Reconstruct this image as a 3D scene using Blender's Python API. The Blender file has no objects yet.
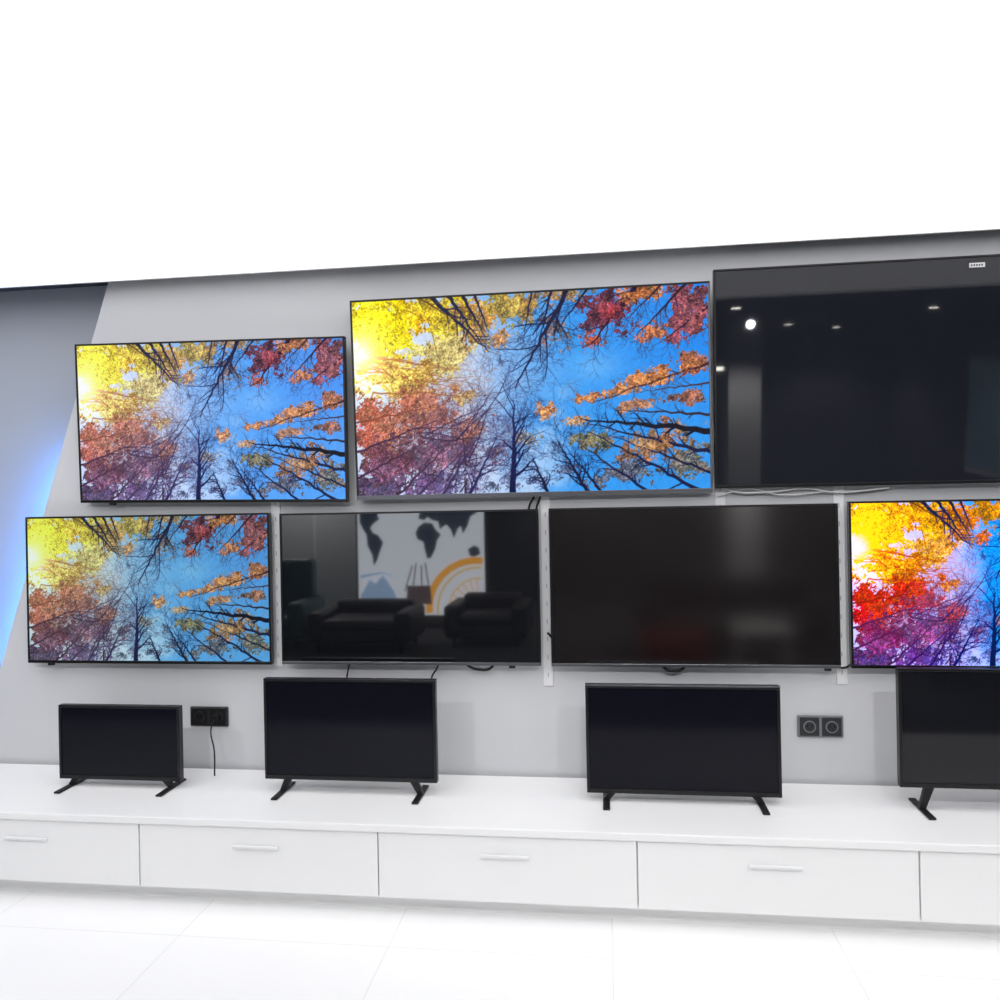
import bpy, bmesh, numpy as np, math, random
from mathutils import Matrix, Vector
S=bpy.context.scene
try:
    S.view_settings.view_transform='Standard'; S.view_settings.look='None'
except Exception as e: print(e)
def lin(c):
    return tuple((v/255/12.92 if v/255<=.04045 else ((v/255+.055)/1.055)**2.4) for v in c)+(1,)
# ---------------------------------------------------------------- materials
def mat(name,col,rough=.5,metal=0,noise=0,scale=8,bump=0,ior=1.45,emit=None,es=0,spec=.5,coords='Object'):
    m=bpy.data.materials.new(name); m.use_nodes=True
    nt=m.node_tree; b=nt.nodes['Principled BSDF']
    b.inputs['Roughness'].default_value=rough; b.inputs['Metallic'].default_value=metal
    b.inputs['IOR'].default_value=ior; b.inputs['Specular IOR Level'].default_value=spec
    tc=nt.nodes.new('ShaderNodeTexCoord'); n=nt.nodes.new('ShaderNodeTexNoise')
    n.inputs['Scale'].default_value=scale; n.inputs['Detail'].default_value=4
    nt.links.new(tc.outputs[coords],n.inputs['Vector'])
    mr=nt.nodes.new('ShaderNodeMapRange'); mr.inputs[3].default_value=1-noise; mr.inputs[4].default_value=1+noise
    nt.links.new(n.outputs['Fac'],mr.inputs[0])
    vm=nt.nodes.new('ShaderNodeVectorMath'); vm.operation='SCALE'; vm.inputs[0].default_value=lin(col)[:3]
    nt.links.new(mr.outputs[0],vm.inputs['Scale']); nt.links.new(vm.outputs[0],b.inputs['Base Color'])
    if bump:
        bp=nt.nodes.new('ShaderNodeBump'); bp.inputs['Strength'].default_value=bump; bp.inputs['Distance'].default_value=.01
        nt.links.new(n.outputs['Fac'],bp.inputs['Height']); nt.links.new(bp.outputs[0],b.inputs['Normal'])
    if emit:
        b.inputs['Emission Color'].default_value=lin(emit); b.inputs['Emission Strength'].default_value=es
    return m
M={}
M['wall']=mat('wall_paint',(210,211,214),.75,noise=.02,scale=2)
M['wall2']=mat('wall_paint_shade',(172,177,184),.75,noise=.02,scale=2)
M['dark']=mat('dark_paint',(60,62,64),.8,noise=.05)
M['blackroom']=mat('charcoal_paint',(70,72,76),.8,noise=.1)
M['white']=mat('white_lacquer',(246,246,246),.35,noise=.01)
M['rail']=mat('rail_white',(236,236,238),.5,noise=.02)
M['bezel']=mat('bezel_black',(14,14,17),.3,noise=.1,scale=40)
M['silver']=mat('bezel_silver',(105,107,112),.35,metal=.8,noise=.05)
M['plastic']=mat('black_plastic',(18,18,20),.45,noise=.1,scale=30,bump=.02)
M['cable']=mat('cable_black',(12,12,13),.5,noise=.1)
M['cablew']=mat('cable_white',(215,215,215),.5,noise=.03)
M['sockgrey']=mat('socket_grey',(120,122,126),.4,noise=.04)
M['sockdk']=mat('socket_dark',(44,45,48),.35,noise=.04)
M['hole']=mat('socket_hole',(5,5,5),.8)
M['teal']=mat('teal_leather',(38,78,78),.5,noise=.15,bump=.1)
M['brown']=mat('dark_leather',(40,38,42),.5,noise=.15,bump=.1)
M['red']=mat('red_fabric',(130,30,34),.8,noise=.1,bump=.2,scale=60)
M['grey']=mat('grey_plaster',(200,200,204),.8,noise=.05)
M['carpet']=mat('dark_carpet',(44,46,50),.95,noise=.25,scale=90,bump=.3)
M['screenoff']=mat('screen_off',(30,32,39),.03,noise=.1,spec=.5,ior=1.42)
M['screenoffb']=mat('screen_off_small',(16,17,26),.10,noise=.1,spec=.3,ior=1.35)
M['screenoffc']=mat('screen_off_satin',(22,23,28),.06,noise=.1,spec=.4,ior=1.5)
M['screenoffg']=mat('screen_off_glossy',(20,21,25),.03,noise=.1,spec=.5,ior=1.9)
M['screenoffm']=mat('screen_off_matte',(24,20,21),.11,noise=.1,spec=.5,ior=1.75)
M['lumi']=mat('added_ceiling_glow',(245,245,245),.6,emit=(252,251,252),es=1.38)  # glow of the added ceiling
M['led']=mat('led_blue',(200,220,255),.5,emit=(45,145,255),es=52)
M['lamp']=mat('lamp_glow',(255,255,255),.5,emit=(255,250,240),es=40)
def floor_mat():
    m=bpy.data.materials.new('white_floor_tile'); m.use_nodes=True; nt=m.node_tree; b=nt.nodes['Principled BSDF']
    tc=nt.nodes.new('ShaderNodeTexCoord'); br=nt.nodes.new('ShaderNodeTexBrick'); br.offset=0
    br.inputs['Color1'].default_value=lin((250,250,250)); br.inputs['Color2'].default_value=lin((248,248,249)); br.inputs['Mortar'].default_value=lin((232,232,232))
    br.inputs['Scale'].default_value=1; br.inputs['Brick Width'].default_value=.8; br.inputs['Row Height'].default_value=.8; br.inputs['Mortar Size'].default_value=.002
    nt.links.new(tc.outputs['Object'],br.inputs['Vector']); nt.links.new(br.outputs['Color'],b.inputs['Base Color'])
    b.inputs['Roughness'].default_value=.35
    return m
M['floor']=floor_mat()
# ---------------------------------------------------------------- mesh helpers
def link(o): S.collection.objects.link(o); return o
class B:
    def __init__(s): s.bm=bmesh.new(); s.mats=[]
    def mi(s,k):
        m=M[k]
        if m not in s.mats: s.mats.append(m)
        return s.mats.index(m)
    def box(s,x0,x1,y0,y1,z0,z1,k,bev=0,seg=2):
        r=bmesh.ops.create_cube(s.bm,size=1)
        vs=r['verts']
        for v in vs:
            v.co=Vector(((x0+x1)/2+v.co.x*(x1-x0),(y0+y1)/2+v.co.y*(y1-y0),(z0+z1)/2+v.co.z*(z1-z0)))
        fs=set(f for v in vs for f in v.link_faces); i=s.mi(k)
        for f in fs: f.material_index=i
        if bev:
            es=list(set(e for v in vs for e in v.link_edges))
            r=bmesh.ops.bevel(s.bm,geom=es,offset=bev,segments=seg,affect='EDGES',profile=.5)
            for f in r['faces']: f.material_index=i
    def cyl(s,c,r,h,axis,k,r2=None,n=24):
        i=s.mi(k); rr=bmesh.ops.create_cone(s.bm,cap_ends=True,segments=n,radius1=r,radius2=r if r2 is None else r2,depth=h)
        R={'Z':Matrix(),'Y':Matrix.Rotation(math.pi/2,4,'X'),'X':Matrix.Rotation(math.pi/2,4,'Y')}[axis]
        bmesh.ops.transform(s.bm,matrix=Matrix.Translation(c)@R,verts=rr['verts'])
        for f in set(f for v in rr['verts'] for f in v.link_faces): f.material_index=i
    def poly(s,pts,y0,y1,k):
        i=s.mi(k); a=[s.bm.verts.new((x,y0,z)) for x,z in pts]; b=[s.bm.verts.new((x,y1,z)) for x,z in pts]
        fs=[s.bm.faces.new(a),s.bm.faces.new(b[::-1])]
        n=len(pts)
        for j in range(n): fs.append(s.bm.faces.new((a[(j+1)%n],a[j],b[j],b[(j+1)%n])))
        for f in fs: f.material_index=i
    def obj(s,name,parent=None,loc=(0,0,0)):
        bmesh.ops.recalc_face_normals(s.bm,faces=s.bm.faces)
        me=bpy.data.meshes.new(name); s.bm.to_mesh(me); s.bm.free()
        for m in s.mats: me.materials.append(m)
        o=link(bpy.data.objects.new(name,me)); o.location=loc
        if parent: o.parent=parent
        return o
def curve(name,pts,r,k,parent=None,loc=None):
    c=bpy.data.curves.new(name,'CURVE'); c.dimensions='3D'; c.bevel_depth=r; c.bevel_resolution=3; c.resolution_u=10
    sp=c.splines.new('BEZIER'); sp.bezier_points.add(len(pts)-1)
    for p,q in zip(sp.bezier_points,pts):
        p.co=q; p.handle_left_type=p.handle_right_type='AUTO'
    c.materials.append(M[k]); o=link(bpy.data.objects.new(name,c))
    if parent: o.parent=parent
    return o
def empty(name,loc=(0,0,0),rot=(0,0,0)):
    e=link(bpy.data.objects.new(name,None)); e.location=loc; e.rotation_euler=rot; e.empty_display_size=.1; return e
# ---------------------------------------------------------------- room
ZC=2.72
b=B(); b.box(-5.2,4.2,-2.6,.15,-.05,0,'floor'); b.box(-5.2,4.2,-9,-2.6,-.05,0,'carpet'); b.obj('floor')
b=B(); b.box(-5.2,4.2,.15,.25,0,ZC,'wall2'); b.obj('wall_back')
b=B(); b.poly([(-2.349+.0,2.719),(3.6,2.719),(3.6,0.001),(-3.24,0.001)],0,.05,'wall')
b.box(-2.2,3.6,.05,.149,.0,2.719,'wall2'); b.obj('wall_display')
b=B(); b.box(-5.3,-5.2,-9,.25,0,ZC,'blackroom'); b.obj('wall_left')
b=B(); b.box(4.2,4.3,-9,.25,0,ZC,'blackroom'); b.obj('wall_right')
b=B(); b.box(-5.3,4.3,-9.1,-9,0,ZC,'blackroom'); b.obj('wall_rear')
b=B(); b.box(-5.3,4.3,-9.1,.25,ZC,ZC+.08,'dark'); b.obj('ceiling')
# added glowing ceiling in slim frame, whitens the top and lights the wall
b=B()
b.box(-5.1,4.1,-2.6,-.09,2.672,2.682,'lumi')
b.box(-5.15,4.15,-.09,-.080,2.668,2.715,'white'); b.box(-5.15,4.15,-2.625,-2.6,2.65,2.715,'white')
b.obj('added_glow_ceiling')
# LED strip behind slanted edge
def ex(z): return -2.349+(z-2.724)*(0.595/1.813)
b=B(); z0,z1=.72,1.84
b.poly([(ex(z1)+.004,z1),(ex(z1)+.02,z1),(ex(z0)+.02,z0),(ex(z0)+.004,z0)],.052,.08,'led'); b.obj('led_strip_light')
b=B(); b.box(-5.1,-3.1,.0,.149,.655,.70,'wall2',.004); b.obj('ledge_shelf')
# rails
for i,(x,z0,z1) in enumerate(((-1.53,.84,1.66),(-.262,.76,1.66),(.505,1.5,2.0),(1.0,.78,1.66))):
    b=B(); b.box(x-.022,x+.022,-.008,0,z0,z1,'rail',.002)
    for j in range(10): 
        z=z0+.04+j*.08
        if z<z1-.05: b.box(x-.002,x+.002,-.0084,-.0078,z,z+.02,'wall2')
    b.obj('mounting_rail')
# ---------------------------------------------------------------- forest picture (painted numerically into a colour attribute)
W,HH=620,350
rng=np.random.default_rng(7); random.seed(11)
X0,X1,Y0,Y1=355.,710.,297.,496.
gx=np.linspace(X0,X1,W)[None,:].repeat(HH,0); gy=np.linspace(Y0,Y1,HH)[:,None].repeat(W,1)
def vnoise(cell):
    nx=int((X1-X0)/cell)+3; ny=int((Y1-Y0)/cell)+3
    g=rng.random((ny,nx)); fx=(gx-X0)/cell; fy=(gy-Y0)/cell
    ix=fx.astype(int); iy=fy.astype(int); tx=fx-ix; ty=fy-iy
    tx=tx*tx*(3-2*tx); ty=ty*ty*(3-2*ty)
    return (g[iy,ix]*(1-tx)+g[iy,ix+1]*tx)*(1-ty)+(g[iy+1,ix]*(1-tx)+g[iy+1,ix+1]*tx)*ty
def fbm(c,n=4,p=.6):
    o=0;a=1;t=0
    for i in range(n): o=o+a*vnoise(c);t+=a;a*=p;c/=2
    return o/t
def ss(a,b_,x): t=np.clip((x-a)/(b_-a),0,1); return t*t*(3-2*t)
def A(c): return np.array(c,float)[None,None,:]
t=ss(450,590,gx+ (fbm(60,3)-.5)*70 - (gy-400)*.2)[...,None]
img=A((196,210,240))*(1-t)+A((76,162,244))*t
t=(ss(.42,.7,fbm(40,4))*ss(340,420,gy)*ss(620,530,gx))[...,None]*.6
img=img*(1-t)+A((212,228,250))*t
t=(ss(570,710,gx)*ss(470,330,gy))[...,None]*.45
img=img*(1-t)+A((46,128,236))*t
t=(np.exp(-(((gx-600)/24)**2+((gy-372)/14)**2)))[...,None]*.35
img=img*(1-t)+A((160,210,250))*t
def over(mask,col):
    global img
    m=mask[...,None]; img=img*(1-m)+(A(col) if not isinstance(col,np.ndarray) else col)*m
fine=[fbm(4,3,.9) for _ in range(5)]; leafs=[vnoise(1.3) for _ in range(5)]; mids=[fbm(13,3,.7) for _ in range(5)]; big=[fbm(24,2) for _ in range(5)]
def blob(x,y,rx,ry,col,dens=1.,dark=.0):
    k=random.randrange(5); j=random.randrange(5); q=random.randrange(5)
    ca,sa=math.cos(math.radians(-8)),math.sin(math.radians(-8))
    X=(gx-x)*ca+(gy-y)*sa; Y=-(gx-x)*sa+(gy-y)*ca
    d=np.sqrt((X/rx)**2+(Y/ry)**2)+(mids[j]-.5)*1.5
    f=dens*(1.1-d)
    n=fine[k]*.6+leafs[(k+1)%5]*.4
    m=ss(0,.13,f-n+.08)
    sh=(leafs[q]*.55+fine[j]*.55+mids[(q+2)%5]*.7)[...,None]
    sh=(sh-.9)*1.35+.92-dark
    c=A(col)*np.clip(sh,.22,1.5)
    c=c+ (leafs[(q+3)%5][...,None]>.8)*A((48,40,28))
    hd=(big[q]-.5)[...,None]*A((26,-16,-20)); c=c+hd
    over(m*.95,np.clip(c,4,255))
def stroke(x0,y0,x1,y1,w0,w1,col,al=.95):
    pad=max(w0,w1)+1.5
    sx=(W-1)/(X1-X0); sy=(HH-1)/(Y1-Y0)
    a=max(0,int((min(x0,x1)-pad-X0)*sx)); b_=min(W,int((max(x0,x1)+pad-X0)*sx)+2)
    c=max(0,int((min(y0,y1)-pad-Y0)*sy)); d=min(HH,int((max(y0,y1)+pad-Y0)*sy)+2)
    if a>=b_ or c>=d: return
    px=gx[c:d,a:b_]; py=gy[c:d,a:b_]; dx=x1-x0; dy=y1-y0; L=dx*dx+dy*dy+1e-6
    tt=np.clip(((px-x0)*dx+(py-y0)*dy)/L,0,1)
    r=np.hypot(px-x0-tt*dx,py-y0-tt*dy); w=(w0+(w1-w0)*tt)/2
    m=np.clip((w-r)/.6+.5,0,1)*np.clip(w*2.4,0.32,1)*al
    sub=img[c:d,a:b_]; sub[:]=sub*(1-m[...,None])+np.array(col,float)*m[...,None]
def branch(x,y,an,ln,w,dep,col,spread=.55):
    n=4
    for i in range(n):
        an2=an+random.uniform(-.2,.2)
        x2=x+math.cos(an2)*ln/n; y2=y+math.sin(an2)*ln/n
        stroke(x,y,x2,y2,w,w*.86,col); x,y,w=x2,y2,w*.86; an=an2
        if dep>0 and i>0:
            sd=random.choice((-1,1))
            branch(x,y,an+sd*random.uniform(.35,.35+spread),ln*random.uniform(.45,.7),max(.4,w*.6),dep-1,col,spread)
def trunk(x0,y0,x1,y1,w,dep,col,nb=7,start=.25,bl=.4,we=.2):
    an=math.atan2(y1-y0,x1-x0); L=math.hypot(x1-x0,y1-y0); n=14; px,py=x0,y0
    for i in range(1,n+1):
        t=i/n; jx=random.uniform(-1,1)*L*.012; jy=random.uniform(-1,1)*L*.012
        qx=x0+(x1-x0)*t+jx; qy=y0+(y1-y0)*t+jy
        stroke(px,py,qx,qy,w*(1-(1-we)*(i-1)/n),w*(1-(1-we)*i/n),col); px,py=qx,qy
        if t>=start and random.random()<nb/9:
            branch(px,py,an+random.choice((-1,1))*random.uniform(.4,1.0),L*bl*random.uniform(.35,.8),max(.55,w*(1-.75*t)*.5),dep,col)
NV=(18,22,58); PU=(66,38,66); RD=(120,60,56); DB=(22,26,62)
Y=[(380,322,58,56,(242,212,36),1.4),(430,312,60,38,(232,190,46),1.15),(400,375,62,34,(236,198,92),1.0),(448,350,46,32,(226,204,124),.9),
   (478,318,40,34,(206,148,70),.95),(520,310,40,24,(184,148,66),.95),(505,345,22,14,(222,148,90),.8),(470,395,28,13,(224,182,110),.8),(425,394,50,16,(218,144,96),.95)]
for a in Y: blob(*a)
for k in range(8): 
    trunk(355+random.uniform(-5,20),random.uniform(350,395),random.uniform(455,500),random.uniform(372,402),1.8,2,(150,88,54),6,.1,.2)
for k in range(7):
    x=random.uniform(360,470); branch(x,297,math.atan2(400-297,520-x)+random.uniform(-.3,.3),random.uniform(25,60),1.2,2,(110,88,34))
for a in [(388,318,50,40,(250,222,40),.85),(440,322,40,24,(234,200,62),.7),(400,378,50,20,(240,206,104),.65)]: blob(*a)
P=[(375,425,46,42,(168,84,74),1.15),(425,415,50,34,(182,106,96),1.0),(400,455,60,40,(130,76,98),1.1),(455,455,50,36,(122,92,124),.85),
   (372,485,44,28,(98,68,106),1.05),(430,485,60,24,(100,82,128),.9),(495,455,30,32,(140,132,168),.55),(470,430,36,20,(196,130,108),.7),(505,482,34,18,(110,118,156),.65)]
for a in P: blob(*a)
for k in range(32):
    x=random.uniform(355,480); y=random.uniform(425,498)
    branch(x,y,math.atan2(400-y,520-x)+random.uniform(-.35,.35),random.uniform(30,75),1.4,3,random.choice((PU,RD,(44,32,66),(54,30,50))))
for a in [(385,428,46,34,(204,120,100),.68),(430,408,40,18,(216,140,112),.65),(440,462,40,26,(164,118,146),.6),(395,470,44,24,(140,94,128),.65),(470,475,40,20,(156,156,198),.5),(410,445,60,40,(198,188,212),.40)]: blob(*a)
RR=[(612,320,36,30,(130,50,66),1.1),(600,345,22,14,(192,94,72),.85),(652,302,40,15,(204,120,70),.95),(692,322,32,40,(138,72,82),1.05),(655,340,26,13,(212,124,80),.8),
    (560,330,26,38,(136,112,112),.6),(560,302,42,14,(150,120,78),.8),(697,372,28,18,(184,104,70),.95),(657,386,38,13,(214,132,78),.95),
    (622,398,26,9,(222,140,86),.95),(590,404,18,9,(230,136,80),1.0),(548,416,18,12,(214,148,98),.95),(583,425,16,8,(196,148,106),.75),
    (640,412,34,8,(180,122,88),.85),(690,405,32,12,(166,102,80),.9),(600,445,34,15,(148,128,88),.9),(655,450,56,22,(164,120,86),1.0),(695,470,34,22,(120,108,98),1.0),
    (630,478,50,18,(114,112,128),.9),(570,475,32,18,(110,126,162),.65),(532,440,26,14,(168,150,126),.7),(545,482,26,14,(90,108,158),.7)]
for a in RR: blob(*a)
trunk(438,296,494,352,4.6,2,NV,8,.2,.35); trunk(456,296,488,345,3.8,1,NV,6,.2,.3); trunk(470,296,492,338,3.4,1,NV,5,.3,.3); trunk(482,296,496,335,2.6,1,NV,5)
trunk(425,296,470,325,2.2,1,(90,60,30),5)
trunk(577,292,520,392,5.0,3,NV,13,.1,.5); trunk(560,292,545,350,2.8,3,NV,9,.1,.45); trunk(598,292,560,340,2.4,2,NV,7); trunk(540,292,530,345,2.0,2,NV,7)
trunk(645,292,596,352,4.4,2,(30,14,40),10,.05,.45); trunk(690,296,640,345,2.8,2,(44,20,40),8,.1,.4); trunk(712,318,665,352,2.4,2,(50,24,44),7)
trunk(622,292,600,340,2.0,2,(50,20,40),7,.1,.4); trunk(670,292,630,330,2,2,(50,20,40),7,.1,.4)
trunk(714,372,596,408,2.8,2,(60,32,44),9,.1,.22); trunk(714,392,640,400,2.0,1,(70,44,44),6)
trunk(714,440,584,424,6.2,1,(12,12,28),9,.1,.16,.15); trunk(714,462,596,430,4.0,2,DB,9,.1,.2); trunk(700,498,592,436,3.8,2,DB,9,.1,.22); trunk(650,498,580,446,3.0,2,DB,8,.1,.3)
trunk(714,424,620,416,2.8,1,(50,34,44),6,.1,.15); trunk(714,482,610,440,2.6,2,DB,8,.1,.2)
trunk(516,500,519,408,7.0,3,(12,18,66),13,.2,.45,.15); trunk(552,500,536,460,3.6,2,NV,8,.1,.5); trunk(592,500,562,446,4.0,3,NV,9,.1,.4); trunk(606,500,570,452,3.0,2,NV,8,.1,.35)
trunk(470,500,502,436,3.2,3,(34,34,84),10,.1,.5); trunk(440,500,492,424,2.6,3,(58,44,84),10,.1,.4); trunk(392,500,466,430,2.6,3,PU,9,.1,.35); trunk(415,500,480,440,2.0,3,(58,44,90),9,.1,.35)
trunk(356,450,452,416,2.8,3,PU,9,.1,.3); trunk(354,478,430,440,2.6,3,PU,9,.1,.35); trunk(356,420,450,404,2.2,3,(120,60,52),9,.1,.25)
for a in [(548,416,12,8,(232,156,100),.85),(590,404,14,7,(238,150,90),.85),(657,386,30,9,(228,150,94),.75),(640,304,22,8,(220,140,88),.7),(612,318,28,20,(168,72,84),.65),(655,452,44,14,(204,152,104),.65),(470,350,30,18,(238,208,132),.5),(697,330,20,20,(182,102,104),.55),(692,374,18,9,(216,136,90),.7)]: blob(*a)
lum=(fbm(3,2,.8)-.5)[...,None]; img=img*(1+lum*.12)
r=np.hypot(gx-362,(gy-350)*1.0)
img+= (np.exp(-(r/18)**1.3)*235)[...,None]*A((1,1,.88))+(np.exp(-r/42)*80)[...,None]*A((1,.94,.40))
haze=(np.exp(-np.hypot(gx-495,gy-385)/50)*.2)[...,None]; img=img*(1-haze)+A((204,224,250))*haze
img=np.clip(img,0,255)/255
linimg=np.where(img<=.04045,img/12.92,((img+.055)/1.055)**2.4)
def make_picture_mesh():
    me=bpy.data.meshes.new('forest_picture')
    xs=np.linspace(-.5,.5,W); zs=np.linspace(.5,-.5,HH)
    co=np.zeros((HH,W,3)); co[...,0]=xs[None,:]; co[...,2]=zs[:,None]
    me.vertices.add(W*HH); me.vertices.foreach_set('co',co.ravel())
    idx=np.arange(W*HH).reshape(HH,W)
    q=np.stack([idx[1:,:-1],idx[1:,1:],idx[:-1,1:],idx[:-1,:-1]],-1).reshape(-1)
    nf=(W-1)*(HH-1); me.loops.add(nf*4); me.loops.foreach_set('vertex_index',q)
    me.polygons.add(nf); me.polygons.foreach_set('loop_start',np.arange(nf)*4)
    try: me.polygons.foreach_set('loop_total',np.full(nf,4))
    except Exception: pass
    me.update(calc_edges=True)
    ca=me.color_attributes.new('picture','FLOAT_COLOR','POINT')
    c=np.ones((HH,W,4)); c[...,:3]=linimg; ca.data.foreach_set('color',c.ravel())
    me.validate(); return me
PIC=make_picture_mesh()
def pic_mat(name,hue=.5,sat=1.,val=1.,gamma=1.,tint=(1,1,1),es=1.):
    m=bpy.data.materials.new(name); m.use_nodes=True; nt=m.node_tree; b=nt.nodes['Principled BSDF']
    try: m.cycles.emission_sampling='NONE'
    except Exception as e: print(e)
    at=nt.nodes.new('ShaderNodeAttribute'); at.attribute_name='picture'
    hs=nt.nodes.new('ShaderNodeHueSaturation'); hs.inputs['Hue'].default_value=hue; hs.inputs['Saturation'].default_value=sat; hs.inputs['Value'].default_value=val
    ga=nt.nodes.new('ShaderNodeGamma'); ga.inputs[1].default_value=gamma
    mu=nt.nodes.new('ShaderNodeVectorMath'); mu.operation='MULTIPLY'; mu.inputs[1].default_value=tint
    nt.links.new(at.outputs['Color'],ga.inputs[0]); nt.links.new(ga.outputs[0],hs.inputs['Color']); nt.links.new(hs.outputs[0],mu.inputs[0])
    nt.links.new(mu.outputs[0],b.inputs['Emission Color']); b.inputs['Emission Strength'].default_value=es
    b.inputs['Base Color'].default_value=(.004,.004,.005,1); b.inputs['Roughness'].default_value=.34; b.inputs['IOR'].default_value=1.22
    return m
if not PIC.materials: PIC.materials.append(None)
# ---------------------------------------------------------------- televisions
def tv(x,z,w,h,tilt=0,roll=0,screen='screenoff',bz=.009,bb=.014,bot='bezel',side='bezel',yf=-.065,picm=None,tab=None,sticker=None,standing=False,yc=None,topk='bezel'):
    e=empty('television',(x,yf if yc is None else yc,z),(math.radians(tilt),roll,0))
    d=.032
    b=B()
    b.box(-w/2,w/2,0,d,h/2-bz,h/2,'bezel',.002); b.box(-w/2,w/2,0,d,-h/2,-h/2+bb,bot,.002)
    if topk=='silver': b.box(-w/2,w/2,-.001,d,h/2-.004,h/2+.002,'silver',.001)
    b.box(-w/2,-w/2+bz,0,d,-h/2+bb,h/2-bz,side if side!='right' else 'bezel',.0015); b.box(w/2-bz,w/2,0,d,-h/2+bb,h/2-bz,'silver' if side=='right' else side,.0015)
    b.obj('bezel',e)
    sw=w-2*bz+.002; sh=h-bz-bb+.002; sz=(bb-bz)/2
    if picm:
        o=link(bpy.data.objects.new('screen',PIC)); o.parent=e; o.scale=(sw,1,sh); o.location=(0,.004,sz)
        o.material_slots[0].link='OBJECT'; o.material_slots[0].material=picm
        b=B(); b.box(-w/2+.004,w/2-.004,.006,d,-h/2+.006,h/2-.006,'plastic'); b.obj('panel_back',e)
    else:
        b=B(); b.box(-sw/2,sw/2,.004,.012,sz-sh/2,sz+sh/2,screen); b.obj('screen',e)
        b=B(); b.box(-w/2+.004,w/2-.004,.013,d,-h/2+.006,h/2-.006,'plastic'); b.obj('panel_back',e)
    b=B()
    if standing:
        b.box(-w*.42,w*.42,d,d+.03,-h*.42,h*.2,'plastic',.008); b.obj('rear_housing',e)
        for sx in (-1,1):
            b=B(); X=sx*w*.36
            b.poly([(X-.018,-h/2+.01),(X+.018,-h/2+.01),(X+sx*.03+.012,-h/2-standing+.008),(X+sx*.03-.012,-h/2-standing+.008)],.006,.026,'plastic')
            b.box(X+sx*.03-.014,X+sx*.03+.014,-.09,.12,-h/2-standing+.0005,-h/2-standing+.009,'plastic',.003); b.obj('foot',e)
    else:
        b.box(-.2,.2,d,-yf-.003 if tilt==0 else -yf-.028,-.12,.12,'plastic',.004); b.obj('mounting_bracket',e)
    if tab:
        b=B(); b.box(tab-.014,tab+.014,.002,.02,-h/2-.012,-h/2+.001,'plastic',.003); b.obj('sensor_tab',e)
    if sticker:
        b=B(); b.box(sticker[0]-.03,sticker[0]+.03,.0025,.0038,sticker[1]-.009,sticker[1]+.009,'rail')
        for i in range(5): b.box(sticker[0]-.024+i*.010,sticker[0]-.018+i*.010,.0018,.0024,sticker[1]-.004,sticker[1]+.004,'sockdk')
        b.obj('label',e)
    return e
pmA=pic_mat('screen_picture_vivid',sat=1.04,gamma=1.04,es=1.0)
pmB=pic_mat('screen_picture_cool',sat=.97,tint=(.95,.97,1.06),es=1.0)
pmC=pic_mat('screen_picture_green',sat=.95,tint=(.86,.98,.86),es=.88)
pmD=pic_mat('screen_picture_magenta',hue=.484,sat=1.4,gamma=1.05,tint=(1.22,.85,1.32),es=1.15)
tv(-1.815,1.990,1.32,.752,3,.016,picm=pmB,yf=-.085,tab=-.5)
tv(-.326,2.063,1.585,.902,3,-.002,picm=pmA,yf=-.085,bb=.020,bot='silver',side='right')
tv(1.318,2.093,1.68,.928,4.2,0,screen='screenoff',yf=-.096,sticker=(.205,.425))
tv(-2.156,1.210,1.232,.704,picm=pmC,tab=-.5)
tv(-.889,1.209,1.20,.696,screen='screenoffg',bot='silver',tab=.47)
tv(.369,1.209,1.224,.699,screen='screenoffm',bot='silver',tab=.56)
tv(1.640,1.213,1.232,.704,picm=pmD)
ZB=.355
def stv(x0,x1,ztop,screen='screenoffb',**k):
    w=x1-x0; h=w*.5725; st=ztop-h-ZB
    tv((x0+x1)/2,ztop-h/2,w,h,screen=screen,standing=st,yc=-.3,bz=.012,bb=.018,**k)
stv(-2.444,-1.868,.720); stv(-1.477,-.718,.848); stv(-.091,.682,.834,topk='silver'); stv(1.128,1.94,.911,screen='screenoffc')
# ---------------------------------------------------------------- display bench
b=B(); b.box(-3.9,3.1,-.6,-.02,ZB-.03,ZB,'white',.004); b.box(-3.88,3.08,-.57,-.02,.06,ZB-.03,'white'); b.box(-3.85,3.05,-.53,-.05,0,.06,'white')
for i in range(7):
    x=-3.87+i*.992; b.box(x+.002,x+.989,-.588,-.57,.07,ZB-.033,'white',.002); b.box(x+.4,x+.59,-.600,-.588,.24,.252,'rail',.003)
b.obj('display_bench')
# ---------------------------------------------------------------- sockets
def outlet(x,z,kp,kf):
    b=B(); b.box(x-.095,x+.095,-.012,0,z-.047,z+.047,kp,.005)
    for s in (-1,1):
        c=x+s*.046; b.box(c-.04,c+.04,-.0145,-.011,z-.04,z+.04,kf,.003)
        b.cyl((c,-.0145,z),.026,.006,'Y',kp); b.cyl((c,-.0178,z),.021,.002,'Y',kf)
        for q in (-1,1): b.box(c+q*.009-.002,c+q*.009+.002,-.0194,-.0187,z-.002,z+.009,'hole')
        b.box(c-.002,c+.002,-.0194,-.0187,z-.012,z-.005,'hole')
    return b
outlet(-1.880,.598,'sockdk','plastic').obj('power_outlet')
outlet(.906,.598,'sockgrey','sockdk').obj('power_outlet')
b=B(); b.cyl((-1.834,-.032,.598),.017,.026,'Y','plastic',.013); b.obj('power_plug')
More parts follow.
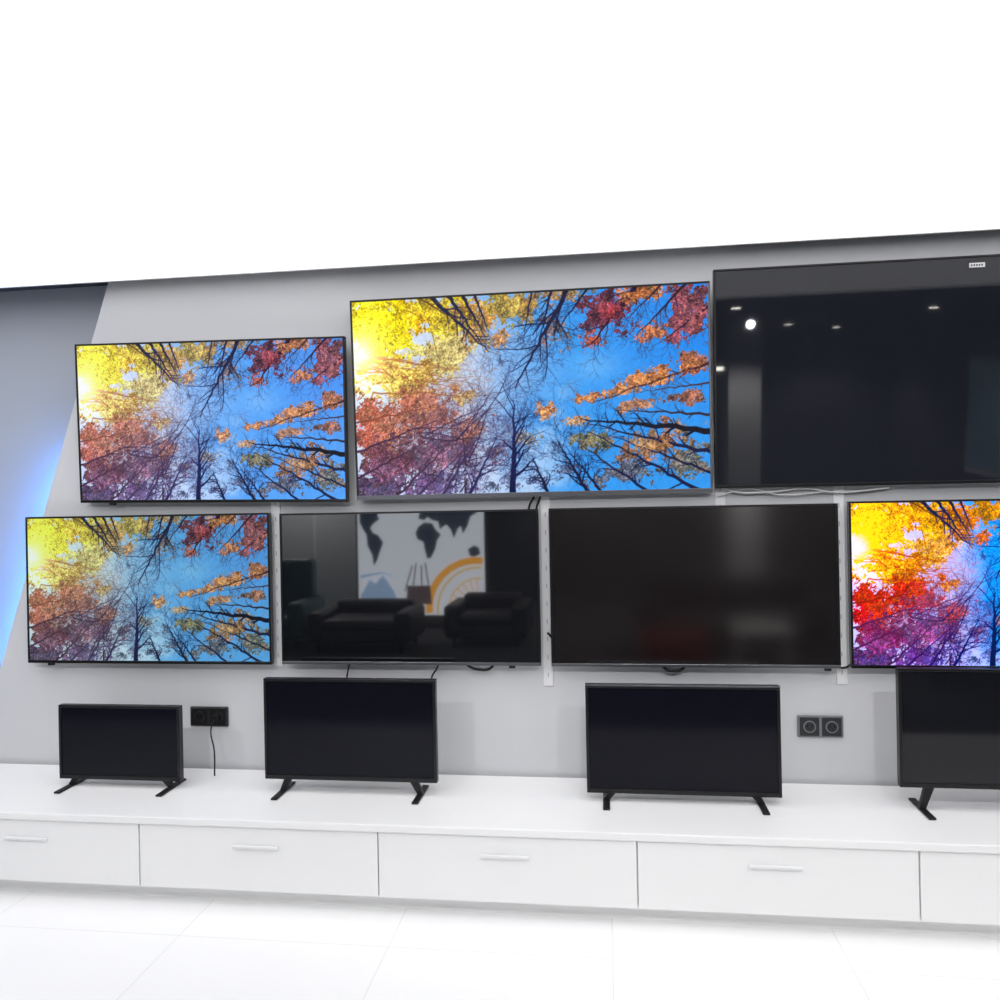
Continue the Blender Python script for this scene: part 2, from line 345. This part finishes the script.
# ---------------------------------------------------------------- cables
curve('power_cable',[(-1.834,-.04,.598),(-1.83,-.09,.56),(-1.80,-.12,.47),(-1.78,-.16,.37)],.0035,'cable')
curve('power_cable',[(-.30,-.02,1.66),(-.31,-.03,1.61),(-.33,-.02,1.575),(-.34,-.02,1.5)],.005,'cable')
curve('power_cable',[(-.27,-.02,1.66),(-.285,-.03,1.60),(-.30,-.02,1.56),(-.30,-.02,1.5)],.005,'cable')
curve('power_cable',[(-.66,-.03,.90),(-.62,-.04,.855),(-.57,-.04,.838),(-.52,-.04,.845),(-.49,-.03,.90)],.006,'cable')
curve('power_cable',[(-1.17,-.02,.90),(-1.18,-.03,.85),(-1.19,-.04,.78),(-1.18,-.04,.60)],.004,'cable')
curve('power_cable',[(-.77,-.02,.90),(-.76,-.03,.86),(-.79,-.04,.80),(-.80,-.04,.62)],.004,'cable')
curve('power_cable',[(.23,-.03,.90),(.25,-.04,.85),(.30,-.04,.838),(.33,-.04,.852),(.35,-.03,.90)],.006,'cable')
curve('power_cable',[(-.262,-.015,1.0),(-.225,-.03,.97),(-.18,-.03,.955)],.005,'cable')
curve('power_cable',[(.90,-.03,.90),(.97,-.035,.86),(1.02,-.035,.865),(1.05,-.03,.92)],.005,'cable')
curve('signal_cable',[(.48,-.025,1.67),(.54,-.03,1.625),(.70,-.03,1.612),(.86,-.03,1.625),(.98,-.03,1.606),(1.2,-.03,1.62)],.0045,'cablew')
curve('signal_cable',[(.50,-.025,1.60),(.62,-.03,1.628),(.75,-.03,1.60),(.95,-.03,1.61)],.003,'cablew')
# ---------------------------------------------------------------- showroom behind the camera (seen reflected in the dark screens)
def em(n,c,s): M[n]=mat(n,c,.4,emit=c,es=s)
def lightbox():
    e=empty('advertising_lightbox',(-2.35,-6.6,0))
    b=B(); w,z0,z1=1.66,.14,1.95
    b.box(-w/2-.03,w/2+.03,-.12,0,z0-.03,z1+.03,'plastic',.006)
    for s in (-1,1): b.box(s*.6-.03,s*.6+.03,-.3,.2,0,.025,'plastic',.005); b.box(s*.6-.02,s*.6+.02,-.09,-.03,.02,z0,'plastic')
    b.obj('frame',e)
    em('lb_white',(222,228,238),3.6); em('lb_map',(70,84,104),1.5); em('lb_yel',(240,170,60),3.5); em('lb_yel2',(226,196,130),3.3); em('lb_dk',(120,106,108),1.4); em('lb_blue',(160,188,222),3.1)
    b=B(); b.box(-w/2,w/2,0,.006,z0,z1,'lb_white'); b.obj('backlit_sheet',e)
    b=B()
    def P(pts,k,y=.008): b.poly([(px,pz) for px,pz in pts],y-.0015,y+.001,k)
    P([(-.80,1.48),(-.72,1.50),(-.66,1.56),(-.58,1.55),(-.52,1.50),(-.56,1.44),(-.54,1.38),(-.62,1.32),(-.66,1.27),(-.62,1.20),(-.56,1.18),(-.49,1.08),(-.53,.98),(-.57,.86),(-.62,.78),(-.64,.92),(-.70,1.04),(-.71,1.18),(-.76,1.26),(-.80,1.34)],'lb_map')
    P([(-.02,1.28),(.06,1.33),(.16,1.32),(.20,1.24),(.27,1.17),(.22,1.10),(.20,1.0),(.14,.88),(.09,.86),(.06,.96),(.04,1.08),(-.04,1.12),(-.06,1.2)],'lb_map',.0085)
    P([(-.02,1.38),(.0,1.46),(.05,1.56),(.12,1.62),(.2,1.58),(.30,1.62),(.38,1.60),(.48,1.66),(.58,1.62),(.68,1.6),(.78,1.52),(.74,1.44),(.66,1.40),(.62,1.28),(.56,1.18),(.53,1.28),(.49,1.24),(.44,1.12),(.40,1.24),(.34,1.30),(.26,1.24),(.24,1.34),(.16,1.36),(.10,1.40),(.06,1.36)],'lb_map',.009)
    P([(.62,.98),(.70,1.03),(.76,1.0),(.78,.92),(.70,.88),(.64,.90)],'lb_map',.0095)
    def arc(cx,cz,rx,rz,w0,a0,a1,k,y):
        pts=[(cx+rx*math.cos(math.radians(a0+(a1-a0)*i/16)),cz+rz*math.sin(math.radians(a0+(a1-a0)*i/16))) for i in range(17)]
        pts+=[(cx+(rx-w0)*math.cos(math.radians(a0+(a1-a0)*i/16)),cz+(rz-w0)*math.sin(math.radians(a0+(a1-a0)*i/16))) for i in range(16,-1,-1)]
        P(pts,k,y)
    arc(.72,.22,.66,.66,.09,82,185,'lb_yel',.010); arc(.74,.20,.54,.56,.03,85,185,'lb_yel2',.0101); arc(.76,.18,.42,.44,.02,85,185,'lb_yel2',.0102)
    for i in range(6):
        a=math.radians(95+i*14); c=(.76,.2)
        P([(c[0]+.1*math.cos(a),c[1]+.1*math.sin(a)),(c[0]+.4*math.cos(a-.02),c[1]+.42*math.sin(a-.02)),(c[0]+.4*math.cos(a+.02),c[1]+.42*math.sin(a+.02))],'lb_yel',.0103)
    for i,x in enumerate((-.22,-.12,.0,.10)): P([(x,.45),(x+.018,.45),(x+.10-.05*i+.018,.78+.03*(i%2)),(x+.10-.05*i,.78+.03*(i%2))],'lb_dk',.0105)
    P([(-.2,.28),(-.18,.52),(.12,.52),(.14,.28)],'lb_dk',.011)
    P([(-.8,.40),(-.68,.60),(-.60,.55),(-.5,.66),(-.36,.46),(-.3,.30),(-.8,.20)],'lb_blue',.0112)
    P([(-.8,.66),(-.5,.70),(-.3,.62),(-.5,.68),(-.8,.62)],'lb_blue',.0114)
    b.obj('printed_graphic',e)
lightbox()
def armchair(x,y,w,k,name='armchair',h=.82,rz=0,s0=1.):
    b=B(); 
    b.box(-w/2,w/2,-.36,.40,.10,.26,k,.04,3); b.box(-w/2+.14,w/2-.14,-.2,.42,.24,.36,k,.05,3)
    b.box(-w/2+.1,w/2-.1,-.42,-.2,.24,h,k,.06,3)
    for s in (-1,1): b.box(s*(w/2-.08)-.09,s*(w/2-.08)+.09,-.38,.42,.12,min(.52,h-.06),k,.05,3)
    for s in (-1,1):
        for t in (-.3,.34): b.cyl((s*(w/2-.1),t,.055),.02,.11,'Z','plastic')
    o=b.obj(name,loc=(x,y,0)); o.rotation_euler=(0,0,rz); return o
armchair(-3.75,-5.3,.9,'teal',h=.95); armchair(-2.6,-5.1,1.1,'brown',h=.50); armchair(-1.3,-5.5,.9,'brown',h=.52)
armchair(1.3,-5.2,1.9,'brown','sofa',h=.74)
armchair(3.1,-4.3,.9,'teal',h=.9)
b=B(); b.box(.3,.9,-3.95,-3.6,.12,.40,'red',.04,3)
for x in (.38,.82):
    for y in (-3.9,-3.65): b.cyl((x,y,.06),.02,.12,'Z','plastic')
b.obj('upholstered_bench')
b=B(); b.box(1.12,1.62,-4.1,-3.7,.40,.43,'white',.008)
for x in (1.16,1.58):
    for y in (-4.05,-3.75): b.box(x-.015,x+.015,y-.015,y+.015,0,.402,'white',.003)
b.obj('side_table')
b=B(); b.box(1.55,1.95,-7.2,-6.8,0,ZC-.002,'grey',.01); b.box(1.52,1.98,-7.23,-6.77,0,.1,'dark',.005); b.obj('column')
b=B(); b.box(-4.9,-3.4,-7.9,-7.7,0,2.3,'grey',.01); b.box(-4.85,-4.2,-7.699,-7.685,.1,2.2,'wall2',.003);b.box(-4.15,-3.45,-7.699,-7.685,.1,2.2,'wall2',.003); b.obj('partition_screen')
em('panel_glow',(120,160,175),.6)  # added glowing panel, gives a teal patch to the screen reflection
b=B(); b.box(4.165,4.199,-6.4,-4.7,.9,2.2,'rail',.004); b.box(4.155,4.166,-6.33,-4.77,.97,2.13,'panel_glow'); b.box(4.145,4.157,-5.58,-5.53,.95,2.15,'rail',.002); b.obj('added_glow_panel_1')
b=B(); b.box(1.62,2.28,-8.999,-8.94,2.16,2.24,'plastic',.004); b.box(1.64,2.26,-8.945,-8.935,2.175,2.225,'lamp'); b.obj('wall_lamp')
# rear downlights: most added to light the rear room, one matches a screen glint
DL=[(1.2,-4.05,120),(-.8,-4.4,90),(2.3,-7.0,120),(3.3,-5.2,120),(1.7,-6.1,360),(1.2,-8.3,200),(-2.5,-4.6,70),(-4.2,-6.8,420),(-.4,-8.2,260),(3.2,-8.2,240)]
for x,y,en in DL:
    b=B(); b.cyl((x,y,ZC-.013),.06,.024,'Z','rail'); b.cyl((x,y,ZC-.026),.042,.006,'Z','lamp'); b.obj('rear_fill_downlight')
    l=bpy.data.lights.new('rear_fill_beam','SPOT'); l.energy=en; l.spot_size=math.radians(120); l.spot_blend=.6; l.shadow_soft_size=.03; l.color=(1,.96,.9)
    o=link(bpy.data.objects.new('rear_fill_beam',l)); o.location=(x,y,ZC-.06)
# added spots, no known fixture, to brighten the lower wall and bench
b=B(); b.box(-4.4,3.6,-2.92,-2.88,ZC-.031,ZC-.001,'plastic',.003)
for x in (-3.2,-1.7,.2,1.12,3.0):
    b.cyl((x,-2.9,ZC-.07),.012,.08,'Z','plastic'); b.cyl((x,-2.9,ZC-.15),.04,.11,'Z','plastic')
    l=bpy.data.lights.new('fill_spot_beam','SPOT'); l.energy=62; l.spot_size=math.radians(80); l.spot_blend=1; l.shadow_soft_size=.03
    o=link(bpy.data.objects.new('fill_spot_beam',l)); o.location=(x,-2.88,ZC-.24)
    dv=Vector((x*.95,-.1,.3))-o.location; o.rotation_euler=dv.to_track_quat('-Z','Y').to_euler()
b.obj('added_fill_track')
# world
w=bpy.data.worlds.new('World'); S.world=w; w.use_nodes=True
w.node_tree.nodes['Background'].inputs[0].default_value=(.5,.52,.55,1); w.node_tree.nodes['Background'].inputs[1].default_value=.1
# camera
cd=bpy.data.cameras.new('camera'); cam=link(bpy.data.objects.new('camera',cd)); S.camera=cam
cd.sensor_width=36; cd.lens=28.8
th,ro=.12894,.01958
R=Vector((math.cos(th),math.sin(th),0)); Fw=Vector((-math.sin(th),math.cos(th),0)); U=Vector((0,0,1))
R2=math.cos(ro)*R-math.sin(ro)*U; U2=math.sin(ro)*R+math.cos(ro)*U
m=Matrix((R2,U2,-Fw)).transposed().to_4x4(); m.translation=Vector((0,-3.6,1.6)); cam.matrix_world=m
